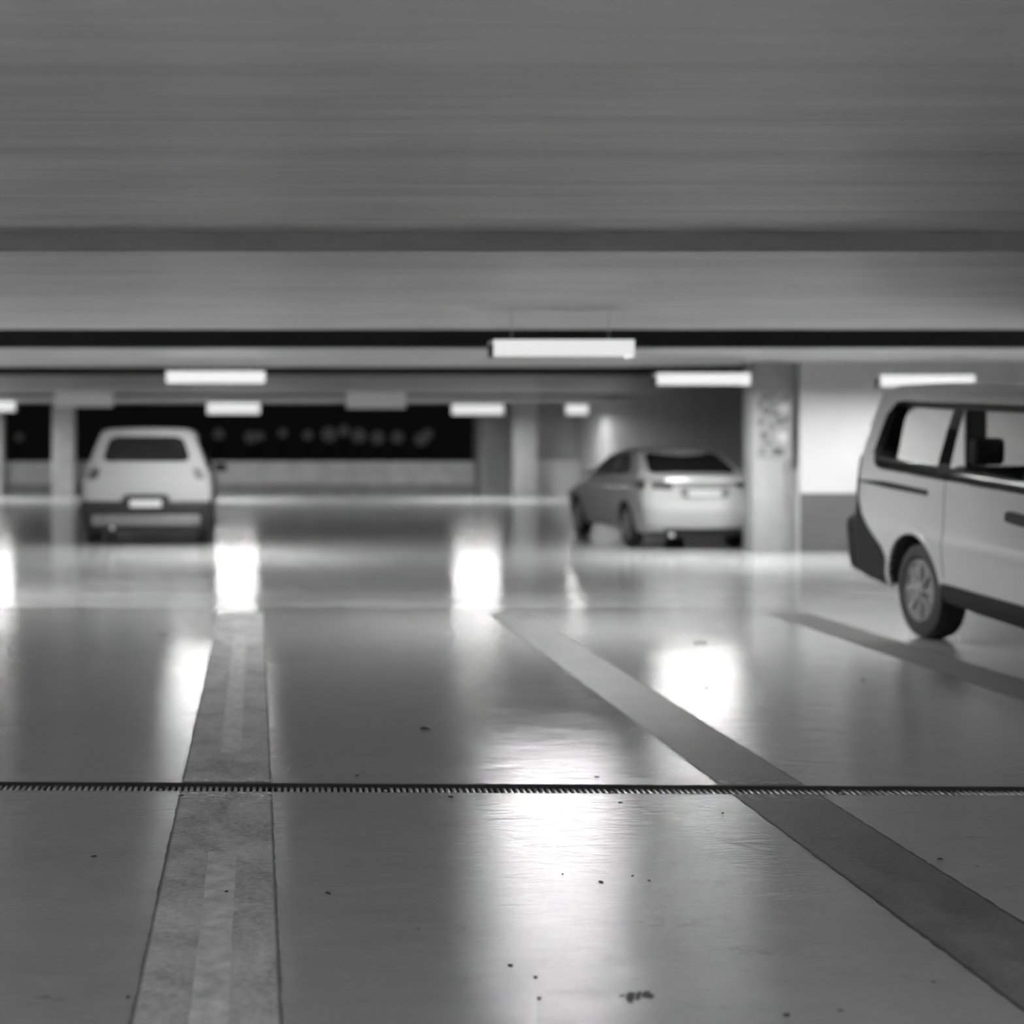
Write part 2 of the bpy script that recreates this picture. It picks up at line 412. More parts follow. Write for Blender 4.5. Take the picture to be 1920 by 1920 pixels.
# faint lamps outside beyond the parapet
for i, (px, py, r_) in enumerate([(410, 814, .22), (470, 820, .26), (487, 818, .2), (530, 812, .2), (577, 816, .22), (617, 815, .34), (645, 808, .26), (673, 817, .34), (708, 821, .32), (745, 820, .3), (790, 824, .34), (802, 814, .26), (36, 820, .2)]):
    D = 62+i*1.3; x, z = at(px, py, D)
    r = thing('outside_lamp', 'faint lamp glow outside in the dark beyond the parapet', 'outdoor lamp', (x, D, 0), 0, 'faint lamps outside beyond the parapet')
    bm = bmesh.new(); bmesh.ops.create_uvsphere(bm, u_segments=16, v_segments=10, radius=r_); bmesh.ops.translate(bm, verts=bm.verts, vec=(0, 0, z))
    obj('globe', bm, M['bollard'], r, smooth=60)
    bm = bmesh.new(); lathe(bm, [(0, 0.06), (z-r_*0.9, 0.05)], 10, 'z'); obj('post', bm, M['well'], r)

# ------------------------------------------------------------------ painted bay lines
def bay_line(name, label, m, xc, hw, y0, y1, seed, inner=None):
    rnd = random.Random(seed)
    r = bmesh.new()
    for (a, b) in ((y0, None), (None, y1)):
        if a is None: ys, ye = None, b
        def run(fa, fb):
            n = 160; rows = []
            for i in range(n+1):
                f = i/n; row = []
                for s in (-1, -0.35, 0.35, 1):
                    x = xc+s*hw+(rnd.uniform(-0.0035, 0.0035) if abs(s) == 1 else 0)
                    y = fa(x)+(fb(x)-fa(x))*f
                    row.append(r.verts.new((x, y, 0.0016)))
                rows.append(row)
            for i in range(n):
                for k in range(3): r.faces.new((rows[i][k], rows[i][k+1], rows[i+1][k+1], rows[i+1][k]))
            low = []
            for row in rows: low.append((r.verts.new((row[0].co.x, row[0].co.y, 0.0002)), r.verts.new((row[3].co.x, row[3].co.y, 0.0002))))
            for i in range(n):
                r.faces.new((rows[i][0], rows[i+1][0], low[i+1][0], low[i][0])); r.faces.new((rows[i+1][3], rows[i][3], low[i][1], low[i+1][1]))
        if a is not None: run(lambda x: y0, lambda x: ydr(x, NEAR-0.004))
        else: run(lambda x: ydr(x, FARE+0.012), lambda x: y1)
    o = obj(name, r, m); tag(o, label, 'floor marking')
    return o
m1 = stripe_mat('worn grey line paint', 0.36, 0.187, -0.122, 0.62, 1.0)
m2 = stripe_mat('dark grey line paint', 0.11, 0.175, 2.085, 0.55, 0.35)
m3 = stripe_mat('dark bay line paint', 0.10, 0.18, 4.37, 0.5, 0.3)
L1 = bay_line('bay_line', 'rough worn grey bay line left of centre, with a lighter tape strip inside', m1, -0.122, 0.187, 1.0, 12.3, 1)
bay_line('bay_line', 'smooth dark bay line running diagonally to the lower right corner', m2, 2.085, 0.175, 1.0, 12.3, 2)
bay_line('bay_line', 'dark bay line under the near wheels of the van', m3, 4.37, 0.18, 1.0, 12.3, 3)
tape = mat('pale worn tape', 0.44, 0.5, var=0.35, vscale=14, bump=0.9, bscale=60)
for (a, b) in ((6.8, 10.9), (1.2, 5.15)):
    rnd = random.Random(int(a*10)); bm = bmesh.new(); n = 60; rows = []
    for i in range(n+1):
        y = a+(b-a)*i/n; j = rnd.uniform(-0.002, 0.002)
        rows.append([bm.verts.new((-0.163+j, y, 0.0016)), bm.verts.new((-0.163+j, y, 0.0026)), bm.verts.new((-0.068-j, y, 0.0026)), bm.verts.new((-0.068-j, y, 0.0016))])
    for i in range(n):
        for k in range(3): bm.faces.new((rows[i][k], rows[i][k+1], rows[i+1][k+1], rows[i+1][k]))
    bmesh.ops.recalc_face_normals(bm, faces=bm.faces[:])
    o = obj('tape_strip', bm, tape, L1); o['label'] = 'paler tape strip'

# ------------------------------------------------------------------ drain
AX = math.atan(SL)
bm = bmesh.new()
wid = FARE-NEAR
box(bm, -13, 9, 0.0005, 0.012, -0.2, -0.001); box(bm, -13, 9, wid-0.012, wid-0.0005, -0.2, -0.001); box(bm, -13, 9, 0.012, wid-0.012, -0.2, -0.17)
ch = obj('drain_channel', bm, M['trough']); ch.location = (1.0, NEAR, 0); ch.rotation_euler = (0, 0, AX)
tag(ch, 'long black drain channel sunk across the concrete floor', 'drain')
PITCH = 0.0257
def grate_parts(parent):
    bm = bmesh.new(); n = 36
    for k in range(n):
        x = (k+0.5)*PITCH; hw = 0.0066
        if k in (0, n-1): hw = 0.0035
        if k == n//2: continue
        box(bm, x-hw, x+hw, 0.014, wid-0.014, -0.031, -0.0145, bev=0.0028, seg=2)
    obj('slat_panel', bm, M['steel'], parent, smooth=50)
    for (a, b) in ((0.0125, 0.018), (wid-0.018, wid-0.0125)):
        bxo('rail', M['iron'], parent, 0.001, n*PITCH-0.001, a, b, -0.036, -0.0165)
    x = (n//2+0.5)*PITCH
    bm = bmesh.new(); box(bm, x-0.011, x+0.011, 0.016, wid-0.016, -0.034, -0.02, bev=0.002)
    lk = obj('lock_bar', bm, M['iron'], parent, smooth=40)
    for y in (wid*0.35, wid*0.65):
        bm = bmesh.new(); lathe(bm, [(-0.02, 0.0065), (-0.016, 0.0065), (-0.0145, 0.004)], 12, 'z', (x, y, 0)); obj('bolt', bm, M['steel'], lk, smooth=40)
GL = ['steel drain grate at the left edge of the photo', 'steel drain grate crossing under the left part of the rough bay line',
      'steel drain grate between the two bay lines, nearer the left line', 'steel drain grate between the two bay lines, below the bright reflection',
      'steel drain grate where the smooth dark bay line crosses', 'steel drain grate at the right edge of the photo']
g0 = None
for i, lab in enumerate(GL):
    x0 = -1.797+i*0.9255
    loc = (x0, ydr(x0, NEAR), 0)
    if g0 is None:
        g0 = thing('drain_grate', lab, 'drain grate', loc, AX, 'drain grates across the floor'); grate_parts(g0)
    else:
        g = g0.copy(); COL.objects.link(g); g.location = loc; g['label'] = lab
        for c_ in list(g0.children):
            d = c_.copy(); COL.objects.link(d); d.parent = g
            for e in list(c_.children):
                f = e.copy(); COL.objects.link(f); f.parent = d

# ------------------------------------------------------------------ small litter on the floor
def chip(name, label, cat, px, py, rx, ry, h, seed, m, group=None):
    rnd = random.Random(seed); X, Y = fx(px, py); bm = bmesh.new()
    n = 11; lo, hi = [], []
    for i in range(n):
        a = 2*math.pi*i/n; q = rnd.uniform(0.7, 1.25)
        lo.append(bm.verts.new((rx*q*math.cos(a), ry*q*math.sin(a), 0))); hi.append(bm.verts.new((0.7*rx*q*math.cos(a), 0.7*ry*q*math.sin(a), h*rnd.uniform(0.7, 1.2))))
    bm.faces.new(lo[::-1]); c_ = bm.verts.new((0, 0, h*1.1))
    for i in range(n):
        j = (i+1) % n
        bm.faces.new((lo[i], lo[j], hi[j], hi[i])); bm.faces.new((hi[i], hi[j], c_))
    o = obj(name, bm, m, smooth=50); o.location = (X, Y, 0.0003); o.rotation_euler = (0, 0, rnd.uniform(0, 3))
    return tag(o, label, cat, group)
chip('dry_leaf', 'small dark dry leaf on the bright reflection beyond the drain', 'leaf', 1312, 1206, 0.038, 0.075, 0.006, 3, M['grit'])
for i, (px, py, rx, ry) in enumerate([(615, 1675, .013, .008), (1325, 1290, .02, .02), (1330, 1309, .012, .014), (1120, 1457, .012, .012), (1163, 1505, .010, .008), (1127, 1654, .011, .007),
        (957, 1811, .007, .006), (1004, 1833, .005, .005), (1476, 1904, .010, .008), (1762, 1611, .009, .009), (425, 1673, .014, .008), (1618, 1275, .014, .02), (305, 1191, .02, .04),
        (176, 1606, .010, .006), (1055, 1640, .004, .004), (1186, 1643, .004, .005), (1217, 1652, .005, .006), (1010, 1873, .006, .005), (340, 1492, .012, .014), (845, 1494, .016, .012), (670, 1454, .014, .01), (1355, 1525, .006, .006), (240, 1870, .008, .005)]):
    chip('grit_speck', 'tiny dark speck of grit lying on the floor', 'grit', px, py, rx, ry, 0.004, 50+i, M['grit'], 'specks of grit on the floor')
X, Y = fx(798, 1366)
r = thing('floor_stud', 'small round metal stud in the floor beyond the drain, between the bay lines', 'stud', (X, Y, 0))
bm = bmesh.new(); lathe(bm, [(0.0002, 0.026), (0.006, 0.026), (0.0085, 0.022)], 24, 'z'); obj('base', bm, M['iron'], r, smooth=40)
bm = bmesh.new(); lathe(bm, [(0.0086, 0.017), (0.011, 0.016), (0.013, 0.011)], 24, 'z'); obj('cap', bm, M['iron'], r, smooth=40)
X, Y = fx(1195, 1868)
bm = bmesh.new()
for (dx, dy, l, w_) in [(-0.032, 0.004, .016, .012), (-0.014, 0.0, .055, .015), (0.004, 0.006, .058, .009), (0.022, 0.012, .045, .014), (-0.022, -0.03, .02, .012), (0.03, 0.0, .03, .01)]:
    rot = Matrix.Rotation(-0.35, 3, 'Z'); q = [(-w_/2, -l/2), (w_/2, -l/2+.004), (w_/2, l/2), (-w_/2, l/2-.004)]
    pts = [Vector((dx, dy, 0))+rot @ Vector((a, b, 0)) for a, b in q]
    slab_poly(bm, [(p_.x*1.2, p_.y*1.2) for p_ in pts], 0.0002, 0.0008)
o = obj('tread_print', bm, mat('dusty tread dirt', 0.07, 0.8, var=0.3, vscale=80)); o.location = (X, Y, 0)
tag(o, 'dark tread print of parallel bars on the floor near the bottom edge', 'tread print')

# ------------------------------------------------------------------ vehicles
def hull_bm(fn, nu, nv, nw, ru, rv, rw):
    """closed rounded box surface mapped by fn(u in -1..1, v in 0..1, w in 0..1)"""
    def coords(n, r):
        a = [-1, -1+r*0.12, -1+r*0.3, -1+r*0.55, -1+r*0.8]
        mid = [-1+r+(2-2*r)*i/n for i in range(n+1)]
        return a+mid+[-q for q in a[::-1]]
    cu, cv, cw = coords(nu, ru), coords(nv, rv), coords(nw, rw)
    R = (ru, rv, rw)
    bm = bmesh.new(); cache = {}
    def vert(p):
        key = tuple(round(q, 5) for q in p)
        if key in cache: return cache[key]
        q = [max(-(1-r), min(1-r, a)) for a, r in zip(p, R)]
        d = [(a-b)/r for a, b, r in zip(p, q, R)]
        n = math.sqrt(sum(x*x for x in d))
        if n > 1e-9:
            # keep the radius (project the cube corner onto the ellipsoid corner)
            q = [b+r*x/n*max(abs(y) for y in d) for b, r, x, y in zip(q, R, d, [0]*3)] if False else [b+r*x/n*max(abs(z) for z in d) for b, r, x, z in zip(q, R, d, d)] if False else [b+r*x/n*max(map(abs, d)) for b, r, x in zip(q, R, d)]
        v = bm.verts.new(fn(q[0], (q[1]+1)/2, (q[2]+1)/2)); cache[key] = v
        return v
    def face(A, B, mk):
        for i in range(len(A)-1):
            for j in range(len(B)-1):
                bm.faces.new((vert(mk(A[i], B[j])), vert(mk(A[i+1], B[j])), vert(mk(A[i+1], B[j+1])), vert(mk(A[i], B[j+1]))))
    for s in (-1, 1):
        face(cv, cw, lambda a, b: (s, a, b)); face(cu, cw, lambda a, b: (a, s, b)); face(cu, cv, lambda a, b: (a, b, s))
    bmesh.ops.recalc_face_normals(bm, faces=bm.faces[:])
    return bm

def convex_rows(poly, n):
    """rows of a convex outline [(a, b)]: for n levels of b the span of a"""
    bs = [p[1] for p in poly]; lo, hi = min(bs), max(bs); out = []
    for i in range(n+1):
        b = lo+(hi-lo)*i/n; b_ = min(max(b, lo+1e-5), hi-1e-5); xs = []
        for (x0, y0), (x1, y1) in zip(poly, poly[1:]+poly[:1]):
            if (y0-b_)*(y1-b_) <= 0 and y0 != y1: xs.append(x0+(x1-x0)*(b_-y0)/(y1-y0))
        out.append((b, min(xs), max(xs)))
    return out

def rounded(poly, r, k=5):
    out = []; n = len(poly)
    for i in range(n):
        p, c, q = Vector(poly[i-1]), Vector(poly[i]), Vector(poly[(i+1) % n])
        a = (p-c); b = (q-c); ra = min(r, a.length*0.45); rb = min(r, b.length*0.45)
        s, e = c+a.normalized()*ra, c+b.normalized()*rb
        for j in range(k+1):
            t = j/k; out.append(tuple((1-t)**2*s+2*t*(1-t)*c+t*t*e))
    return out

def patch(name, poly, surf, m, parent, thick=0.006, nr=14, nc=14, smooth=40):
    """panel lying on a surface: surf(a, b, off) -> point; off is outwards"""
    bm = bmesh.new(); rows = []
    rw = convex_rows(poly, nr)
    for off in (thick, -0.004):
        rows.append([[bm.verts.new(surf(a0+(a1-a0)*j/nc, b, off)) for j in range(nc+1)] for (b, a0, a1) in rw])
    for L, g in enumerate(rows):
        for i in range(nr):
            for j in range(nc):
                q = (g[i][j], g[i][j+1], g[i+1][j+1], g[i+1][j]); bm.faces.new(q if L == 0 else q[::-1])
    F, B = rows
    def side(a, b): 
        for i in range(len(a)-1): bm.faces.new((a[i], a[i+1], b[i+1], b[i]))
    side(F[0], B[0]); side(F[-1][::-1], B[-1][::-1]); side([r_[0] for r_ in F][::-1], [r_[0] for r_ in B][::-1]); side([r_[-1] for r_ in F], [r_[-1] for r_ in B])
    bmesh.ops.remove_doubles(bm, verts=bm.verts[:], dist=1e-6)
    bmesh.ops.recalc_face_normals(bm, faces=bm.faces[:])
    return obj(name, bm, m, parent, smooth=smooth)

def boolean(o, cutter_bm, mats, op='DIFFERENCE'):
    me = bpy.data.meshes.new('cut')
    for f in cutter_bm.faces: f.material_index = 1
    bmesh.ops.recalc_face_normals(cutter_bm, faces=cutter_bm.faces[:])
    cutter_bm.to_mesh(me); cutter_bm.free()
    for q in mats: me.materials.append(q)
    c = bpy.data.objects.new('cut', me); COL.objects.link(c); c.parent = o.parent
    md = o.modifiers.new('b', 'BOOLEAN'); md.operation = op; md.object = c; md.solver = 'EXACT'
    bpy.context.view_layer.update()
    dg = bpy.context.evaluated_depsgraph_get()
    nm = bpy.data.meshes.new_from_object(o.evaluated_get(dg))
    o.modifiers.clear(); old = o.data; nm.name = old.name+'_cut'; o.data = nm
    bpy.data.objects.remove(c); bpy.data.meshes.remove(me)
    for p in o.data.polygons: p.use_smooth = True
    o.data.set_sharp_from_angle(angle=math.radians(32))

def make_wheel(parent, x, y, rad, wdt, side, style=0):
    """side +1: outside faces +x"""
    bm = bmesh.new(); h = wdt/2; rr = rad*0.66
    prof = [(-h*0.7, rr), (-h*0.98, rr+0.02), (-h, rad*0.86), (-h*0.86, rad*0.965), (-h*0.6, rad)]
    prof += [(q*h, rad-(0.006 if k % 2 else 0)) for k, q in enumerate([-0.45, -0.4, -0.2, -0.15, 0.15, 0.2, 0.4, 0.45])]
    prof += [(h*0.6, rad), (h*0.86, rad*0.965), (h, rad*0.86), (h*0.98, rr+0.02), (h*0.7, rr)]
    lathe(bm, prof, 48, 'x', (0, 0, 0), closed=True)
    w = obj('wheel', bm, M['rubber'], parent, smooth=35, loc=(x, y, rad))
    bm = bmesh.new(); s = side
    lathe(bm, [(s*h*0.2, rr*0.995), (s*h*0.9, rr*1.0), (s*h*0.93, rr*0.94), (s*h*0.70, rr*0.88), (s*h*0.64, rr*0.3), (s*h*0.5, 0.001)], 40, 'x')
    ns = 8 if style == 0 else 6
    for k in range(ns):
        a = 2*math.pi*k/ns; b2 = bmesh.new()
        box(b2, min(s*h*0.62, s*h*0.86), max(s*h*0.62, s*h*0.86), -0.022, 0.022, rr*0.2, rr*0.92, bev=0.008)
        b2.transform(Matrix.Rotation(a, 4, 'X')); tmp = bpy.data.meshes.new('t'); b2.to_mesh(tmp); b2.free(); bm.from_mesh(tmp); bpy.data.meshes.remove(tmp)
    rim = obj('rim', bm, M['rim'], w, smooth=35)
    bm = bmesh.new(); lathe(bm, [(s*h*0.6, rr*0.26), (s*h*0.92, rr*0.25), (s*h*0.98, rr*0.18)], 24, 'x'); obj('hub_cap', bm, M['rim'], w, smooth=40)
    return w

def cyl_x(bm, y, z, r, x0, x1, n=40):
    lathe(bm, [(x0, r), (x1, r)], n, 'x', (0, y, z))

# ---- van (local: +y forward, +x its right side, which faces the camera after turning round)
def build_van():
    root = thing('van', 'light grey passenger van with long side windows at the right edge', 'van', (5.665, 10.77, 0), math.pi+math.radians(1.5))
    RK = -0.047; L = 5.02; R0 = -1.12       # local y of the rear axle is 0
    hwt = [(0.28, .885), (0.42, .93), (0.60, .945), (0.73, .957), (0.80, .938), (1.10, .925), (1.24, .912), (1.5, .845), (1.75, .765), (1.9, .70)]
    ryt = [(0.28, .05), (0.38, .0), (0.75, .0), (0.85, .03), (1.15, .05), (1.5, .08), (1.8, .15)]
    fyt = [(0.28, -.08), (0.5, 0), (0.85, -.06), (1.0, -.35), (1.12, -.85), (1.5, -1.25), (1.8, -1.75), (1.9, -2.0)]
    ZB, ZT = 0.30, 1.80
    def rake(y): return RK*y
    def hw(z): return sm(hwt, z, 0.02)
    def ryf(z, u): return R0+sm(ryt, z, 0.04)+0.07*u*u
    def fn(u, v, w):
        z = ZB+(ZT-ZB)*w
        yr = ryf(z, u); yf = R0+L+sm(fyt, z, 0.04)-0.16*u*u
        y = yr+(yf-yr)*v
        zz = z+0.03*(1-u*u)*(w**6)
        return Vector((u*hw(z), y, zz+rake(y)))
    body = obj('body', hull_bm(fn, 14, 60, 40, 0.16, 0.045, 0.10), [M['van_paint'], M['interior']], root, smooth=32)
    mats = [M['van_paint'], M['interior']]
    # interior space
    def fi(u, v, w):
        z = 0.86+(1.73-0.86)*w
        yr = ryf(z, u)+0.07; yf = R0+L+sm(fyt, z, 0.04)-0.16*u*u-0.12
        y = yr+(yf-yr)*v
        return Vector((u*(hw(z)-0.05), y, z+rake(y)))
    boolean(body, hull_bm(fi, 8, 24, 14, 0.12, 0.04, 0.12), mats)
    def prism_x(poly, x0=-1.2, x1=1.2):
        b = bmesh.new(); A = [b.verts.new((x0, y, z)) for y, z in poly]; B = [b.verts.new((x1, y, z)) for y, z in poly]
        b.faces.new(A); b.faces.new(B[::-1]); n = len(poly)
        for i in range(n): b.faces.new((A[i], B[i], B[(i+1) % n], A[(i+1) % n]))
        return b
    def prism_y(poly, y0, y1):
        b = bmesh.new(); A = [b.verts.new((x, y0, z)) for x, z in poly]; B = [b.verts.new((x, y1, z)) for x, z in poly]
        b.faces.new(A); b.faces.new(B[::-1]); n = len(poly)
        for i in range(n): b.faces.new((A[i], B[i], B[(i+1) % n], A[(i+1) % n]))
        return b
    side1 = rounded([(-0.74, 1.215), (1.66, 1.07), (1.74, 1.62), (-0.66, 1.725)], 0.17)
    side2 = rounded([(1.80, 1.10), (2.65, 1.03), (2.35, 1.52), (1.82, 1.60)], 0.1)
    boolean(body, prism_x(side1), mats); boolean(body, prism_x(side2), mats)
    rear = rounded([(-0.62, 1.20), (0.62, 1.20), (0.55, 1.68), (-0.55, 1.68)], 0.1)
    boolean(body, prism_y(rear, -1.6, -0.6), mats)
    front = rounded([(-0.76, 1.02), (0.76, 1.02), (0.62, 1.50), (-0.62, 1.50)], 0.08)
    boolean(body, prism_y(front, 1.9, 3.6), mats)
    for (yy) in (0, 3.1):
        b = bmesh.new(); cyl_x(b, yy, 0.345, 0.405, -1.2, -0.55); boolean(body, b, mats)
        b = bmesh.new(); cyl_x(b, yy, 0.345, 0.405, 0.55, 1.2); boolean(body, b, mats)
    # panes
    def sside(s):
        return lambda y, z, off: Vector((s*(hw(z-rake(y))+off-0.004), y, z))
    for s in (1, -1):
        pa = patch('side_window', rounded([(-0.75, 1.208), (1.67, 1.063), (1.75, 1.627), (-0.67, 1.732)], 0.17), sside(s), M['glass'], root, 0.004, 16, 24)
        pb = patch('window_pillar', [(0.31, 1.155), (0.47, 1.145), (0.45, 1.675), (0.33, 1.680)], sside(s), M['tint'], pa, 0.010, 8, 4)
        # black printed border of the glazing
        patch('window_border', [(-0.66, 1.218), (1.58, 1.083), (1.58, 1.165), (-0.66, 1.30)], sside(s), M['tint'], pa, 0.0075, 4, 24)
        patch('window_border', [(-0.58, 1.675), (1.66, 1.575), (1.66, 1.62), (-0.58, 1.715)], sside(s), M['tint'], pa, 0.0075, 4, 24)
        patch('window_border', [(-0.735, 1.32), (-0.60, 1.32), (-0.55, 1.64), (-0.67, 1.64)], sside(s), M['tint'], pa, 0.0075, 8, 4)
        patch('front_door_window', rounded([(1.79, 1.09), (2.66, 1.02), (2.36, 1.53), (1.81, 1.61)], 0.1), sside(s), M['glass'], root, 0.004)
    def srear(x, z, off):
        return Vector((x, ryf(z, x/hw(z))-off+0.01, z+0.04))
    patch('rear_window', rounded([(-0.70, 1.18), (0.70, 1.18), (0.62, 1.70), (-0.62, 1.70)], 0.1), srear, M['glass'], root, 0.004)
    bxo('rear_door_post', M['interior'], root, -0.075, 0.075, R0+0.16, R0+0.21, 1.05, 1.74)
    def sfront(x, z, off):
        zz = z+0.12; return Vector((x, R0+L+sm(fyt, zz, 0.04)-0.16*(x/hw(zz))**2+off-0.02, z))
    patch('windscreen', rounded([(-0.78, 1.0), (0.78, 1.0), (0.64, 1.52), (-0.64, 1.52)], 0.08), sfront, M['glass'], root, 0.004)
    # seats inside
    for y in (0.15, 1.10, 2.0):
        b = bmesh.new(); box(b, -0.72, 0.72, y-0.06, y+0.10, 0.87, 1.24, bev=0.05, seg=3); box(b, -0.72, 0.72, y+0.06, y+0.50, 0.84, 1.0, bev=0.05, seg=3)
        st = obj('bench_seat', b, M['seat'], root, smooth=40)
        for x in (-0.48, 0, 0.48):
            b = bmesh.new(); box(b, x-0.12, x+0.12, y-0.05, y+0.05, 1.245, 1.44, bev=0.04, seg=3); obj('headrest', b, M['seat'], st, smooth=40)
    # bumper with its raised corners, sill trim, slider rail, lamp, handle
    def extp(s, y, z, off):
        zz = z-rake(y); h_ = hw(zz); d = y-ryf(zz, 1.0); ry_, rx_ = 0.11, 0.15
        if d < ry_:
            q = max(0.0, min(1.0, 1-d/ry_)); k_ = math.sqrt(1-q*q); h_ -= rx_*(1-k_); return Vector((s*(h_+off*(0.3+0.7*k_)), y-off*q, z))
        return Vector((s*(h_+off), y, z))
    ext = lambda s: (lambda y, z, off: extp(s, y, z, off))
    def fb(u, v, w):
        z = 0.33+(0.80-0.33)*w - (0 if abs(u) < 2 else 0)
        hh = hw(z)+0.014
        y = R0-0.05+(0.62)*v*1.0
        yr = ryf(z, u)-0.045; y = yr+0.16*v
        return Vector((u*hh, y, z+rake(y)))
    obj('rear_bumper', hull_bm(fb, 16, 4, 8, 0.12, 0.4, 0.25), M['plastic'], root, smooth=40)
    for s in (1, -1):
        patch('bumper_corner', [(-1.035, 0.40), (-0.42, 0.33), (-0.39, 0.47), (-0.50, 0.62), (-0.86, 0.86), (-0.985, 1.09), (-1.035, 1.10)], ext(s), M['plastic'], root, 0.014, 16, 12)
        patch('sill_trim', [(0.43, 0.29), (2.66, 0.185), (2.68, 0.335), (0.41, 0.435)], ext(s), M['plastic'], root, 0.014, 6, 30)
        patch('slider_rail', [(-0.96, 1.098), (0.20, 1.032), (0.20, 1.075), (-0.96, 1.14)], ext(s), M['plastic'], root, 0.010, 3, 20)
        patch('tail_lamp', rounded([(-1.005, 0.98), (-0.95, 0.97), (-0.91, 1.32), (-0.975, 1.33)], 0.03), ext(s), M['lamp_red'], root, 0.02, 10, 5)
        hd = patch('door_handle', rounded([(1.28, 0.905), (1.56, 0.88), (1.57, 0.945), (1.29, 0.975)], 0.035), ext(s), M['plastic'], root, 0.03, 8, 10)
        # wheel arch lip
        b = bmesh.new(); n = 30; ring = []
        for i in range(n+1):
            a = math.radians(-2+184*i/n); row = []
            for (rr, o_) in ((0.405, -0.02), (0.405, 0.012), (0.425, 0.018), (0.47, 0.004)):
                y = rr*math.cos(a); z = 0.345+rr*math.sin(a)
                row.append(b.verts.new((s*(hw(z)+o_), y, z)))
            ring.append(row)
        for i in range(n):
            for k in range(3): b.faces.new((ring[i][k], ring[i][k+1], ring[i+1][k+1], ring[i+1][k]))
        bmesh.ops.recalc_face_normals(b, faces=b.faces[:])
        obj('wheel_arch', b, M['van_paint'], root, smooth=50)
        # door gap
        patch('door_seam', [(0.445, 0.47), (0.453, 0.47), (0.443, 1.20), (0.435, 1.20)], ext(s), M['well'], root, 0.0015, 20, 1)
        make_wheel(root, s*0.80, 0, 0.34, 0.215, s); make_wheel(root, s*0.80, 3.1, 0.34, 0.215, s)
        patch('head_lamp', rounded([(3.15, 0.58), (3.62, 0.52), (3.58, 0.68), (3.2, 0.82)], 0.05), ext(s), M['plate'], root, 0.008)
    return root
build_van()

